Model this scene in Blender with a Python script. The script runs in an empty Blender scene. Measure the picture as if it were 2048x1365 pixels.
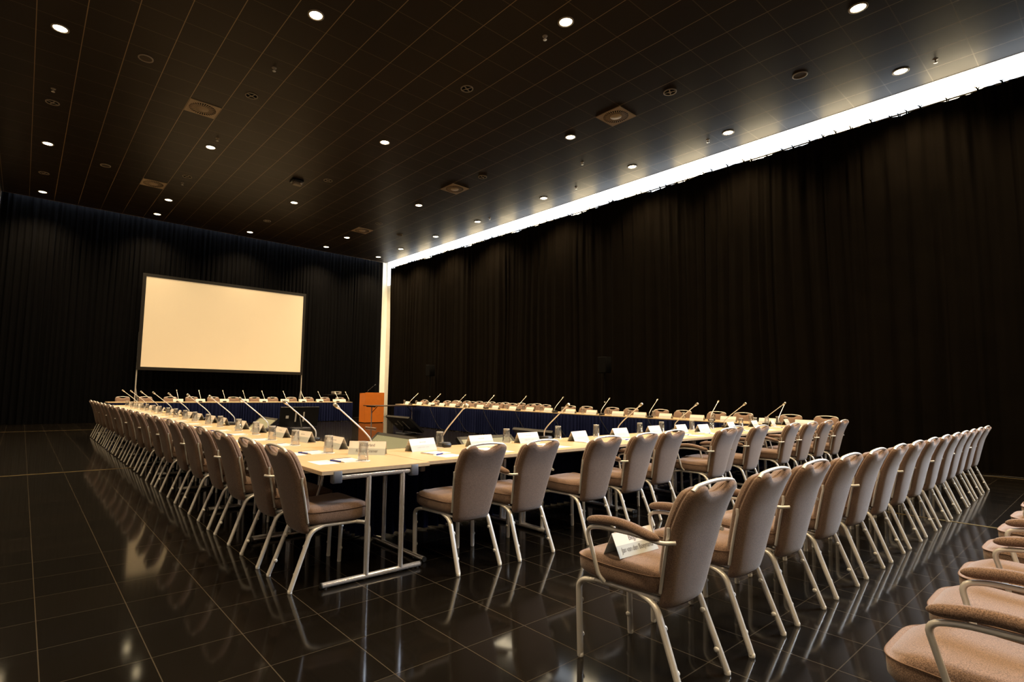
import bpy, math, random
from mathutils import Vector, Matrix
random.seed(7)
PI = math.pi
scene = bpy.context.scene
COL = scene.collection

# ------------------------------------------------------------------ materials
def newmat(name):
    m = bpy.data.materials.new(name); m.use_nodes = True
    nt = m.node_tree; return m, nt, nt.nodes["Principled BSDF"]

def pmat(name, color, rough=0.5, metal=0.0, spec=0.5, noise=0.0, nscale=60.0, bump=0.0, emit=None, estr=0.0, trans=0.0, ior=1.45, sheen=0.0, hard=False):
    m, nt, b = newmat(name)
    b.inputs['Base Color'].default_value = (*color, 1)
    b.inputs['Roughness'].default_value = rough
    b.inputs['Metallic'].default_value = metal
    b.inputs['Specular IOR Level'].default_value = spec
    b.inputs['IOR'].default_value = ior
    b.inputs['Transmission Weight'].default_value = trans
    b.inputs['Sheen Weight'].default_value = sheen
    if emit:
        b.inputs['Emission Color'].default_value = (*emit, 1)
        b.inputs['Emission Strength'].default_value = estr
    if noise or bump:
        tc = nt.nodes.new('ShaderNodeTexCoord'); n = nt.nodes.new('ShaderNodeTexNoise')
        n.inputs['Scale'].default_value = nscale; n.inputs['Detail'].default_value = 4
        nt.links.new(tc.outputs['Object'], n.inputs['Vector'])
        if noise:
            r = nt.nodes.new('ShaderNodeMix'); r.data_type = 'RGBA'
            r.inputs['A'].default_value = (*[c * (1 - noise) for c in color], 1)
            r.inputs['B'].default_value = (*[min(1, c * (1 + noise)) for c in color], 1)
            f = n.outputs['Fac']
            if hard:
                mr = nt.nodes.new('ShaderNodeMapRange'); mr.inputs['From Min'].default_value = .36; mr.inputs['From Max'].default_value = .64; nt.links.new(f, mr.inputs['Value']); f = mr.outputs['Result']
            nt.links.new(f, r.inputs['Factor']); nt.links.new(r.outputs['Result'], b.inputs['Base Color'])
        if bump:
            bp = nt.nodes.new('ShaderNodeBump'); bp.inputs['Strength'].default_value = bump; bp.inputs['Distance'].default_value = 0.002
            nt.links.new(n.outputs['Fac'], bp.inputs['Height']); nt.links.new(bp.outputs['Normal'], b.inputs['Normal'])
    return m

def grid_mat(name, base, line, sx, sy, ox, oy, w, rough, spec, line_rough, var=0.0, linex=None, bump=0.0, nscale=3.0, rvar=0.0, streak=False, coat=None):
    """tiles with thin joints; ox, oy = a joint's x and y; linex = colour of the joints running along y (else line)"""
    m, nt, b = newmat(name)
    N, L = nt.nodes.new, nt.links.new
    tc = N('ShaderNodeTexCoord'); sep = N('ShaderNodeSeparateXYZ'); L(tc.outputs['Object'], sep.inputs[0])
    def mth(op, a, c=None):
        n = N('ShaderNodeMath'); n.operation = op
        for i, v in enumerate((a, c)):
            if v is None: continue
            if isinstance(v, (int, float)): n.inputs[i].default_value = v
            else: L(v, n.inputs[i])
        return n.outputs[0]
    def joint(sock, o, s):
        t = mth('FRACT', mth('DIVIDE', mth('SUBTRACT', sock, o - s * 0.5), s))
        return mth('LESS_THAN', mth('ABSOLUTE', mth('SUBTRACT', t, 0.5)), w / s * 0.5)
    jx, jy = joint(sep.outputs[0], ox, sx), joint(sep.outputs[1], oy, sy)
    fx = mth('FLOOR', mth('DIVIDE', mth('SUBTRACT', sep.outputs[0], ox), sx)); fy = mth('FLOOR', mth('DIVIDE', mth('SUBTRACT', sep.outputs[1], oy), sy))
    cb = N('ShaderNodeCombineXYZ'); L(fx, cb.inputs[0]); L(fy, cb.inputs[1])
    wn = N('ShaderNodeTexWhiteNoise'); wn.noise_dimensions = '2D'; L(cb.outputs[0], wn.inputs['Vector'])
    def mix(f, a, c):
        n = N('ShaderNodeMix'); n.data_type = 'RGBA'
        if isinstance(f, float): n.inputs['Factor'].default_value = f
        else: L(f, n.inputs['Factor'])
        for k, v in (('A', a), ('B', c)):
            if isinstance(v, tuple): n.inputs[k].default_value = (*v, 1)
            else: L(v, n.inputs[k])
        return n.outputs['Result']
    tile = mix(wn.outputs['Value'], tuple(c * (1 - var) for c in base), tuple(c * (1 + var) for c in base))
    c1 = mix(jy, tile, line); c2 = mix(jx, c1, linex or line)
    L(c2, b.inputs['Base Color'])
    anyj = mth('MAXIMUM', jx, jy)
    nz = N('ShaderNodeTexNoise'); nz.inputs['Scale'].default_value = nscale; nz.inputs['Detail'].default_value = 3
    if streak:
        mp = N('ShaderNodeMapping'); mp.inputs['Scale'].default_value = (0.6, 5.0, 1); L(tc.outputs['Object'], mp.inputs['Vector']); L(mp.outputs[0], nz.inputs['Vector'])
    else: L(tc.outputs['Object'], nz.inputs['Vector'])
    r0 = mth('ADD', rough - rvar * 0.5, mth('MULTIPLY', nz.outputs['Fac'], rvar))
    r1 = mth('ADD', mth('MULTIPLY', r0, mth('SUBTRACT', 1.0, anyj)), mth('MULTIPLY', anyj, line_rough))
    L(r1, b.inputs['Roughness']); b.inputs['Specular IOR Level'].default_value = spec
    if coat:
        b.inputs['Coat Weight'].default_value = coat[0]; b.inputs['Coat Roughness'].default_value = coat[1]
    if bump:
        bp = N('ShaderNodeBump'); bp.inputs['Strength'].default_value = bump; bp.inputs['Distance'].default_value = 0.01
        h = mth('SUBTRACT', nz.outputs['Fac'], mth('MULTIPLY', anyj, 0.3)); L(h, bp.inputs['Height']); L(bp.outputs['Normal'], b.inputs['Normal'])
    return m

FT, FOX, FOY = 0.4103, 0.1454, 2.148
CT, COX, COY = 0.625, 0.076 + 0.3125, 2.212 + 0.3125
M = {}
M['floor'] = grid_mat('floor_tile', (0.0035, 0.0026, 0.0017), (0.034, 0.028, 0.020), FT, FT, FOX, FOY, 0.0045, 0.42, 0.03, 0.5, var=0.25, linex=(0.050, 0.040, 0.027), nscale=2.2, rvar=0.12, streak=True, coat=(0.60, 0.075))
M['ceiling'] = grid_mat('ceiling_tile', (0.0150, 0.0100, 0.0055), (0.075, 0.057, 0.036), CT, CT, COX, COY, 0.013, 0.45, 0.22, 0.35, var=0.12, linex=(0.27, 0.20, 0.12), nscale=1.5, rvar=0.1)  # bars along y painted brighter, standing for the light they catch
M['wall_dark'] = pmat('wall_dark', (0.05, 0.05, 0.05), 0.8, noise=0.2, nscale=3)
M['wall_grey'] = pmat('wall_grey', (0.24, 0.20, 0.155), 0.8, noise=0.1, nscale=3)
M['wall_white'] = pmat('wall_white', (0.82, 0.78, 0.70), 0.7, noise=0.03, nscale=4)
M['curtain'] = pmat('black_drape', (0.0042, 0.0032, 0.0022), 1.0, spec=0.04, noise=0.35, nscale=2.5)
M['curtain2'] = pmat('black_pleat_drape', (0.0022, 0.0022, 0.0026), 0.9, spec=0.06, noise=0.3, nscale=3)
M['fabric'] = pmat('taupe_fabric', (0.190, 0.124, 0.092), 0.95, spec=0.15, noise=0.46, nscale=330, bump=0.4, sheen=0.3, hard=True)
M['piping'] = pmat('piping_fabric', (0.17, 0.11, 0.08), 0.9, spec=0.2, noise=0.3, nscale=200)
M['alu'] = pmat('satin_aluminium', (0.74, 0.73, 0.70), 0.36, metal=0.45, noise=0.05, nscale=30)
M['chrome'] = pmat('chrome', (0.82, 0.82, 0.84), 0.16, metal=0.75, noise=0.02, nscale=20)
M['plastic_clear'] = pmat('clear_bumper', (0.85, 0.85, 0.82), 0.25, noise=0.03, nscale=50)
M['black_plastic'] = pmat('black_plastic', (0.012, 0.012, 0.013), 0.35, noise=0.2, nscale=40)
M['black_rubber'] = pmat('black_rubber', (0.015, 0.015, 0.015), 0.7, noise=0.2, nscale=40)
M['grey_plastic'] = pmat('grey_plastic', (0.10, 0.11, 0.14), 0.45, noise=0.1, nscale=40)
M['navy'] = pmat('navy_skirt', (0.009, 0.014, 0.060), 0.85, spec=0.15, noise=0.25, nscale=25)
M['paper'] = pmat('paper_white', (0.86, 0.85, 0.83), 0.7, noise=0.03, nscale=15)
M['card_up'] = pmat('card_white', (0.84, 0.82, 0.79), 0.6, noise=0.02, nscale=12)
M['card_low'] = pmat('card_grey_band', (0.50, 0.55, 0.56), 0.6, noise=0.06, nscale=8)
M['ink'] = pmat('ink_grey', (0.16, 0.16, 0.17), 0.7, noise=0.05)
M['ink_pale'] = pmat('ink_pale_grey', (0.42, 0.44, 0.46), 0.7, noise=0.05)
M['blue'] = pmat('blue_pen', (0.012, 0.03, 0.32), 0.3, noise=0.1)
M['dark_blue'] = pmat('dark_blue_print', (0.02, 0.03, 0.10), 0.5, noise=0.1)
def glass_mat():
    m, nt, b = newmat('tumbler_glass'); N, L = nt.nodes.new, nt.links.new
    tr = N('ShaderNodeBsdfTransparent'); tr.inputs[0].default_value = (.93, .93, .93, 1)
    gl = N('ShaderNodeBsdfGlossy'); gl.inputs['Roughness'].default_value = .04
    fr = N('ShaderNodeLayerWeight'); fr.inputs['Blend'].default_value = .32
    ad = N('ShaderNodeMixShader'); L(fr.outputs['Facing'], ad.inputs[0]); L(tr.outputs[0], ad.inputs[1]); L(gl.outputs[0], ad.inputs[2])
    df = N('ShaderNodeBsdfDiffuse'); df.inputs[0].default_value = (.9, .9, .88, 1)
    mx = N('ShaderNodeMixShader'); mx.inputs[0].default_value = .02; L(ad.outputs[0], mx.inputs[1]); L(df.outputs[0], mx.inputs[2])
    nt.nodes.remove(b); L(mx.outputs[0], nt.nodes['Material Output'].inputs[0]); return m
M['glass'] = glass_mat()
M['glass_rim_highlight'] = pmat('glass_rim_highlight', (.80, .80, .78), 0.08, noise=0.02, trans=0.35)  # whitish rings paint the bright highlights on tumbler rim and base
M['mic_silver'] = pmat('microphone_silver', (0.78, 0.76, 0.73), 0.35, metal=0.6, noise=0.04, nscale=40)
M['mic_grill'] = pmat('microphone_grill', (0.25, 0.22, 0.14), 0.5, metal=0.5, noise=0.4, nscale=300)
M['screen'] = pmat('projection_fabric', (0.84, 0.74, 0.56), 0.9, noise=0.02, nscale=1.5, emit=(1.0, 0.78, 0.48), estr=0.14)  # faint emission painted in for the light falling on the fabric
M['frame_black'] = pmat('screen_frame', (0.010, 0.009, 0.008), 0.5, noise=0.1)
M['orange'] = pmat('orange_veneer', (0.70, 0.20, 0.028), 0.38, noise=0.12, nscale=6)
M['brass'] = pmat('brass_strip', (0.62, 0.47, 0.22), 0.3, metal=1.0, noise=0.15, nscale=9)
M['display'] = pmat('display_painted_reflection', (0.05, 0.05, 0.04), 0.25, noise=0.1, emit=(0.76, 0.64, 0.28), estr=0.36)  # emission paints the cream reflection on the monitor faces
M['vent'] = pmat('vent_metal', (0.34, 0.27, 0.19), 0.5, metal=0.1, noise=0.06, nscale=20)
M['grille_dark'] = pmat('grille_dark', (0.05, 0.037, 0.025), 0.7, noise=0.3, nscale=200)
M['dark_hole'] = pmat('vent_dark', (0.0025, 0.0025, 0.0025), 0.9, spec=.1, noise=0.1)
M['fixture'] = pmat('fixture_grey', (0.26, 0.23, 0.19), 0.5, noise=0.1, nscale=30)
M['lamp'] = pmat('lamp_glow', (1, 0.9, 0.7), 0.5, noise=0.01, emit=(1.0, 0.80, 0.48), estr=26)
M['wall_glow_warm'] = pmat('wall_glow_warm', (0.9, 0.85, 0.7), 0.6, noise=0.01, emit=(1.0, 0.83, 0.55), estr=9.0)
M['wall_glow_cool'] = pmat('wall_glow_cool', (0.85, 0.9, 0.95), 0.6, noise=0.01, emit=(0.80, 0.90, 1.0), estr=2.8)
M['white_plastic'] = pmat('white_plastic', (0.75, 0.73, 0.70), 0.4, noise=0.03)
M['table_dark'] = pmat('dark_laminate', (0.030, 0.016, 0.009), 0.35, noise=0.2, nscale=8)
M['edge'] = pmat('table_edge_band', (0.46, 0.36, 0.24), 0.5, noise=0.2, nscale=30)

def wood_mat():
    m, nt, b = newmat('maple_laminate'); N, L = nt.nodes.new, nt.links.new
    tc = N('ShaderNodeTexCoord'); mp = N('ShaderNodeMapping'); mp.inputs['Scale'].default_value = (1.2, 14, 1)
    n = N('ShaderNodeTexNoise'); n.inputs['Scale'].default_value = 3; n.inputs['Detail'].default_value = 5
    L(tc.outputs['Object'], mp.inputs['Vector']); L(mp.outputs[0], n.inputs['Vector'])
    r = N('ShaderNodeValToRGB'); r.color_ramp.elements[0].color = (0.56, 0.39, 0.215, 1); r.color_ramp.elements[1].color = (0.70, 0.52, 0.315, 1)
    L(n.outputs['Fac'], r.inputs[0]); L(r.outputs[0], b.inputs['Base Color']); b.inputs['Roughness'].default_value = 0.36
    return m
M['maple'] = wood_mat()

# ------------------------------------------------------------------ mesh helpers
class MB:
    def __init__(s): s.v = []; s.f = []; s.mi = []; s.sm = []
    def add(s, vs, fs, mi=0, smooth=True):
        o = len(s.v); s.v += [tuple(p) for p in vs]
        for f in fs: s.f.append(tuple(i + o for i in f)); s.mi.append(mi); s.sm.append(smooth)
        return s
    def box(s, c, d, mi=0, rot=None, smooth=False):
        vs = []
        for x in (-.5, .5):
            for y in (-.5, .5):
                for z in (-.5, .5):
                    p = Vector((x * d[0], y * d[1], z * d[2]))
                    if rot is not None: p = rot @ p
                    vs.append(p + Vector(c))
        return s.add(vs, [(0, 1, 3, 2), (4, 6, 7, 5), (0, 4, 5, 1), (2, 3, 7, 6), (0, 2, 6, 4), (1, 5, 7, 3)], mi, smooth)
    def rbox(s, c, d, r=0.01, mi=0, rot=None, n=3):
        """box with rounded vertical edges and softened rims"""
        x, y, z = d[0] / 2, d[1] / 2, d[2] / 2; r = min(r, x * .99, y * .99); e = min(r * 0.4, z * 0.5)
        def ring(ins, zz):
            out = []
            for cx, cy, a0 in ((x - r, y - r, 0), (-x + r, y - r, 90), (-x + r, -y + r, 180), (x - r, -y + r, 270)):
                for k in range(n + 1):
                    a = math.radians(a0 + 90 * k / n); out.append(((cx + (r - ins) * math.cos(a)), (cy + (r - ins) * math.sin(a)), zz))
            return out
        rings = [ring(e, -z), ring(0, -z + e), ring(0, z - e), ring(e, z)]
        return s.loft(rings, c, rot, mi)
    def loft(s, rings, c=(0, 0, 0), rot=None, mi=0, caps=True, smooth=True):
        n = len(rings[0]); vs = []
        for r in rings:
            for p in r:
                p = Vector(p)
                if rot is not None: p = rot @ p
                vs.append(p + Vector(c))
        fs = []
        for i in range(len(rings) - 1):
            for k in range(n):
                a, b = i * n + k, i * n + (k + 1) % n
                fs.append((a, b, b + n, a + n))
        s.add(vs, fs, mi, smooth)
        if caps:
            s.add([vs[k] for k in range(n)], [tuple(reversed(range(n)))], mi, smooth)
            s.add([vs[(len(rings) - 1) * n + k] for k in range(n)], [tuple(range(n))], mi, smooth)
        return s
    def tube(s, path, r, n=8, mi=0, flat=1.0, caps=True, up=None):
        P = [Vector(p) for p in path]; m = len(P)
        rr = r if isinstance(r, (list, tuple)) else [r] * m
        rings = []; nrm = None
        for i in range(m):
            t = (P[min(i + 1, m - 1)] - P[max(i - 1, 0)]).normalized()
            if nrm is None:
                a = Vector(up) if up else (Vector((0, 0, 1)) if abs(t.z) < .9 else Vector((1, 0, 0)))
                nrm = (a - t * a.dot(t)).normalized()
            else:
                nrm = (nrm - t * nrm.dot(t)).normalized()
            bn = t.cross(nrm)
            rings.append([P[i] + nrm * (rr[i] * math.cos(2 * PI * k / n)) + bn * (rr[i] * flat * math.sin(2 * PI * k / n)) for k in range(n)])
        return s.loft(rings, mi=mi, caps=caps)
    def lathe(s, prof, n=16, c=(0, 0, 0), mi=0, caps=False, rot=None):
        return s.loft([[(r * math.cos(2 * PI * k / n), r * math.sin(2 * PI * k / n), z) for k in range(n)] for r, z in prof], c, rot, mi, caps)
    def grid(s, fn, nu, nv, mi=0, wrap=False, flip=False):
        vs = [fn(i / (nu - (0 if wrap else 1)), j / (nv - 1)) for j in range(nv) for i in range(nu)]
        fs = []
        for j in range(nv - 1):
            for i in range(nu if wrap else nu - 1):
                q = (j * nu + i, j * nu + (i + 1) % nu, (j + 1) * nu + (i + 1) % nu, (j + 1) * nu + i)
                fs.append(tuple(reversed(q)) if flip else q)
        return s.add(vs, fs, mi)
    def mesh(s, name, mats):
        me = bpy.data.meshes.new(name); me.from_pydata(s.v, [], s.f)
        for m in mats: me.materials.append(M[m])
        me.polygons.foreach_set('material_index', s.mi); me.polygons.foreach_set('use_smooth', s.sm)
        me.update(); return me
    def build(s, name, mats, parent=None, loc=None):
        o = bpy.data.objects.new(name, s.mesh(name, mats if isinstance(mats, (list, tuple)) else [mats])); COL.objects.link(o)
        if parent is not None: o.parent = parent
        if loc: o.location = loc
        return o

def fillet(pts, r, n=4):
    """polyline with rounded corners"""
    P = [Vector(p) for p in pts]; rs = r if isinstance(r, (list, tuple)) else [r] * len(P); out = [P[0]]
    for i in range(1, len(P) - 1):
        a, b, c = P[i - 1], P[i], P[i + 1]; d1, d2 = (a - b), (c - b)
        k = min(rs[i], d1.length * .49, d2.length * .49); p, q = b + d1.normalized() * k, b + d2.normalized() * k
        for j in range(n + 1):
            t = j / n; out.append(p * (1 - t) ** 2 + b * (2 * t * (1 - t)) + q * t * t)
    out.append(P[-1]); return out

def tag(o, label, cat, group=None, kind=None):
    o['label'] = label; o['category'] = cat
    if group: o['group'] = group
    if kind: o['kind'] = kind
    return o
def structure(o): o['kind'] = 'structure'; return o
def empty(name, loc=(0, 0, 0), rz=0.0):
    o = bpy.data.objects.new(name, None); o.empty_display_size = 0.1; COL.objects.link(o); o.location = loc; o.rotation_euler = (0, 0, rz); return o
def copy_tree(o, parent=None):
    c = o.copy(); COL.objects.link(c)
    if parent is not None: c.parent = parent
    for ch in KIDS.get(o.name, []): copy_tree_child(ch, c)
    return c
KIDS = {}
def copy_tree_child(o, parent):
    c = o.copy(); COL.objects.link(c); c.parent = parent
    for ch in KIDS.get(o.name, []): copy_tree_child(ch, c)
def remember(root):
    """children lists of a prototype, taken once"""
    kids = {}
    for o in bpy.data.objects:
        if o.parent is not None: kids.setdefault(o.parent.name, []).append(o)
    def walk(o):
        KIDS[o.name] = kids.get(o.name, [])
        for c in KIDS[o.name]: walk(c)
    walk(root); return root
class Maker:
    """first call hands out the prototype itself, later calls copies of it"""
    def __init__(s, proto): s.p = remember(proto); s.used = False
    def put(s, loc, rz=0.0, label='', cat='', group=None):
        if s.used: o = copy_tree(s.p)
        else: o = s.p; s.used = True
        o.location = loc; o.rotation_euler = (0, 0, rz); tag(o, label, cat, group); return o
ORD = ['first', 'second', 'third', 'fourth', 'fifth', 'sixth', 'seventh', 'eighth', 'ninth', 'tenth', 'eleventh', 'twelfth', 'thirteenth', 'fourteenth', 'fifteenth', 'sixteenth', 'seventeenth', 'eighteenth', 'nineteenth', 'twentieth']

# ------------------------------------------------------------------ room
H = 7.208; XW, XC, XE, YB = 13.35, 12.86, 12.8, 21.9; XL, YF = -0.92, -7.0
mb = MB().add([(XL, YF, 0), (XW, YF, 0), (XW, 22.5, 0), (XL, 22.5, 0)], [(0, 1, 2, 3)], 0, False); structure(mb.build('floor', 'floor'))
mb = MB().add([(XL, YF, H), (XE, YF, H), (XE, YB - .16, H), (XL, YB - .16, H)], [(3, 2, 1, 0)], 0, False); structure(mb.build('ceiling', 'ceiling'))
mb = MB().box((XE + .012, (YF + YB) / 2 - .1, H + .05), (0.02, YB - YF - .1, 0.11)); structure(mb.build('trim_1', 'fixture'))
mb = MB().box(((XL + XE) / 2, YB - .15, H + .04), (XE - XL, 0.02, 0.09)); structure(mb.build('trim_2', 'fixture'))
mb = MB().box(((XL + XW) / 2, (YF + 22.5) / 2, 8.05), (XW - XL + .2, 22.5 - YF + .2, 0.1)); structure(mb.build('ceiling_upper', 'wall_dark'))
mb = MB().box((XL - .05, (YF + 22.5) / 2, 4), (0.1, 22.5 - YF, 8)); structure(mb.build('wall_left', 'wall_grey'))
mb = MB().box((XW + .05, (YF + 22.5) / 2, 4), (0.1, 22.5 - YF, 8)); structure(mb.build('wall_right', 'wall_white'))
mb = MB().box(((XL + XW) / 2, 22.5, 4), (XW - XL, 0.1, 8)); structure(mb.build('wall_back', 'wall_white'))
mb = MB().box(((XL + XW) / 2, YF - .05, 4), (XW - XL, 0.1, 8)); structure(mb.build('wall_front', 'wall_dark'))
mb = MB().box((13.05, 22.41, .05), (0.5, .06, .1)); structure(mb.build('baseboard_back', 'frame_black'))
# brass expansion strips set in the floor
for i, (a, b) in enumerate((((XL, 9.82), (1.9, 9.82)), ((XL, 18.64), (1.9, 18.64)), ((7.5, -2.0), (7.5, 2.9)), ((12.38, -2.0), (12.38, 9.0)))):
    L = ((b[0] - a[0]), (b[1] - a[1])); mb = MB().box(((a[0] + b[0]) / 2, (a[1] + b[1]) / 2, 0.0015), (abs(L[0]) + .03, abs(L[1]) + .03, 0.003)); structure(mb.build('trim_%d' % (3 + i), 'brass'))

# drapes: one cloth each with folds, a rail and the ties
def fold_profile(length, pmin, pmax, rng):
    knots = [0.0]
    while knots[-1] < length: knots.append(knots[-1] + rng.uniform(pmin, pmax))
    amps = [rng.uniform(.45, 1.0) for _ in knots]
    def f(t):
        import bisect
        i = min(max(bisect.bisect_right(knots, t) - 1, 0), len(knots) - 2)
        u = (t - knots[i]) / (knots[i + 1] - knots[i])
        a = amps[i] * (1 - u) + amps[i + 1] * u
        return a * math.sin(2 * PI * u) + 0.25 * math.sin(2 * PI * 2 * u + i)
    return f
rng = random.Random(3)
y0, y1 = -6.5, 21.34; fA = fold_profile(y1 - y0, .16, .42, rng); fB = fold_profile(y1 - y0, .5, 1.1, rng); fT = fold_profile(y1 - y0, .09, .2, rng)
def ztop(y): return 6.79 + 0.10 * max(0, (y - 10) / 11) + 0.02 * math.sin(y * 2.3) + 0.015 * math.sin(y * 7.1)
def drape(u, v):
    y = y0 + (y1 - y0) * u; t = y - y0; zt = ztop(y) + 0.012 * fT(t)
    top = max(0, (v - .86) / .14)
    x = XC + 0.045 * fA(t) * (1 - .5 * top) + 0.04 * fB(t) * (1 - v) + 0.02 * fT(t) * top + 0.01 * math.sin(v * 9 + t * 1.7)
    return (x, y + 0.02 * math.sin(v * 5 + t), 0.004 + (zt - .004) * v)
cur = empty('curtain', (XC, (y0 + y1) / 2, 0)); off = Vector(cur.location)
tag(cur, 'tall black gathered curtain tied along the glowing light slot', 'curtain')
def shift(fn): return lambda u, v: tuple(Vector(fn(u, v)) - off)
MB().grid(shift(drape), 1500, 15).build('cloth', 'curtain', cur)
MB().tube([(0.03, y0 - off.y, 6.80), (0.03, 10 - off.y, 6.81), (0.03, y1 - off.y, 6.91)], 0.016, 8).build('rail', 'fixture', cur)
tie = None
yy = 1.0; nt_ = 0
while yy < 21.2 and nt_ < 90:
    zt = ztop(yy)
    a = rng.uniform(.6, 1.3)
    t_ = MB().tube([(0, 0, -.05), (.02, .01, .01), (-.01, .02, .05 * a), (.0, .05 * a, .075 * a)], [.008, .012, .012, .005], 5).tube([(0, 0, -.05), (-.02, -.01, .02), (0, -.03, .05 * a)], [.008, .012, .004], 5)
    o = t_.build('tie', 'curtain', cur); o.location = (0, yy - off.y, zt); o.rotation_euler = (0, 0, rng.uniform(-.6, .6)); nt_ += 1
    yy += rng.uniform(.10, .42)
# back drape: flat pleated
x0, x1 = XL + .02, 12.76; fC = fold_profile(x1 - x0, .13, .2, rng)
def backd(u, v):
    x = x0 + (x1 - x0) * u; t = x - x0
    seam = math.exp(-((t / .56) % 1.0 - .5) ** 2 / .0012)
    return (x, YB + 0.028 * fC(t) - .03 * seam, 0.004 + (7.5 - .004) * v)
cur2 = empty('curtain', ((x0 + x1) / 2, YB, 0)); off = Vector(cur2.location)
tag(cur2, 'black pleated back curtain hanging behind the projection screen', 'curtain')
MB().grid(shift(backd), 1100, 9).build('cloth', 'curtain2', cur2)
MB().tube([(x0 - off.x, 0.05, 7.5), (x1 - off.x, 0.05, 7.5)], 0.015, 6).build('rail', 'fixture', cur2)

# emissive panels stand in for the bright wall above the black curtain
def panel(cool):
    r = empty('wall_glow_panel'); MB().box((0, 0, 0), (0.03, .878, 1.35)).build('glow_face', 'wall_glow_cool' if cool else 'wall_glow_warm', r)
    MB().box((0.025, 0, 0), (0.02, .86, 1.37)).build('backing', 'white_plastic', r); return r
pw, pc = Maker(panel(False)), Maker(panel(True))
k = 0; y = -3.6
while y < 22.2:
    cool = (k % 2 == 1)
    (pc if cool else pw).put((XW - .04, y, 6.95), 0, ('cool bluish' if cool else 'warm white') + ' emissive panel standing in for the bright wall above the black curtain', 'light panel', 'cool slot panels' if cool else 'warm slot panels')
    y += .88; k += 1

# ------------------------------------------------------------------ ceiling fittings
def downlight():
    r = empty('downlight')
    MB().lathe([(.128, 0.0), (.128, -.012), (.104, -.016), (.098, -.002)], 24).build('rim', 'fixture', r)
    MB().lathe([(.100, -.004), (.06, -.006), (.0005, -.007)], 24, caps=True).build('lamp', 'lamp', r); return r
dl = Maker(downlight())
VIS = [(0, 14), (5, 9), (10, 5), (15, 0), (0, 23), (5, 19), (10, 14), (15, 9), (19, 5), (19, 0), (0, 30), (5, 27), (10, 23), (15, 19), (19, 14), (19, 9), (5, 30), (10, 30), (15, 27), (19, 19), (19, 23), (15, 30), (19, 27), (19, 30)]
COLN = {0: 'in the line along the far dark wall', 5: 'in the line over the aisle table row', 10: 'in the middle ceiling line', 15: 'in the line beside the slot line', 19: 'in the line hugging the glowing slot'}
def LX(i): return 0.076 + .625 * i
def LY(j): return 2.212 + .625 * j
cnt = {}
for i, j in sorted(VIS, key=lambda t: (t[0], t[1])):
    cnt[i] = cnt.get(i, 0) + 1
    dl.put((LX(i), LY(j), H), 0, 'round glowing ceiling downlight, %s from the viewer %s' % (ORD[cnt[i] - 1], COLN[i]), 'downlight', 'round ceiling downlights')
for i in (0, 5, 10, 15, 19):
    for j in (-9, -4, 0, 5, 9, 14, 19, 23, 27, 30):
        l = bpy.data.lights.new('downlight_lamp', 'SPOT'); l.energy = 520 * (1.35 if i >= 15 else 1.0) * (1.25 if j >= 19 else 1.0); l.color = (1.0, .73, .42); l.spot_size = math.radians(124); l.spot_blend = .85; l.shadow_soft_size = .11
        o = bpy.data.objects.new('downlight_lamp', l); COL.objects.link(o); o.location = (LX(i), LY(j), H - .03)

def vent():
    r = empty('air_vent'); s = .3
    MB().box((0, 0, -.006), (s * 2, s * 2, .012)).build('plate', 'vent', r)
    MB().lathe([(.262, -.0125), (.11, -.0125)], 40).build('opening', 'dark_hole', r)
    m = MB()
    for k in range(32):
        a = 2 * PI * k / 32; ca, sa = math.cos(a), math.sin(a)
        p, q = Vector((.115 * ca, .115 * sa, -.014)), Vector((.258 * ca - .03 * sa, .258 * sa + .03 * ca, -.014)); t = Vector((-sa, ca, 0))
        m.add([p + t * .008, p - t * .006, q - t * .017 - Vector((0, 0, .001)), q + t * .013 + Vector((0, 0, .003))], [(0, 1, 2, 3)], 0, False)
    m.build('blades', 'vent', r)
    MB().lathe([(.12, -.013), (.115, -.02), (.0005, -.024)], 24, caps=True).build('hub', 'vent', r); return r
vm = Maker(vent())
for (x, y), d in zip([(2.57, 12.2), (9.44, 6.58), (2.57, 17.83), (9.44, 12.2), (9.44, 17.83)], ['nearer one over the aisle side', 'first in the line near the glowing slot', 'second over the aisle side towards the back curtain', 'second in the line near the glowing slot', 'third in the line near the glowing slot']):
    vm.put((x, y, H), 0, 'square swirl vent in the dark ceiling, ' + d, 'air vent', 'square ceiling air vents')
def speaker_round(pattern):
    r = empty('ceiling_speaker')
    MB().lathe([(.125, 0), (.125, -.012), (.105, -.014), (.102, -.004)], 24).build('rim', 'fixture', r)
    MB().lathe([(.103, -.004), (.0005, -.006)], 24, caps=True).build('grille', 'grille_dark' if not pattern else 'dark_hole', r)
    if pattern:
        m = MB()
        for a in (0.4, 0.4 + PI / 2): m.box((0, 0, -.009), (.2, .02, .006), rot=Matrix.Rotation(a, 3, 'Z'))
        m.lathe([(.035, -.012), (.0005, -.02)], 12); m.build('crossbar', 'fixture', r)
    return r
sp, sx_ = Maker(speaker_round(False)), Maker(speaker_round(True))
for x, y, d in [(1.32, 10.96, 'near the dark side wall downlights'), (10.72, 3.45, 'between downlights close to the glowing slot'), (1.33, 17.22, 'towards the back curtain at the aisle side'), (10.8, 17.35, 'towards the back corner by the slot')]:
    sp.put((x, y, H), 0, 'plain round ceiling speaker, ' + d, 'ceiling speaker', 'plain round ceiling speakers')
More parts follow.
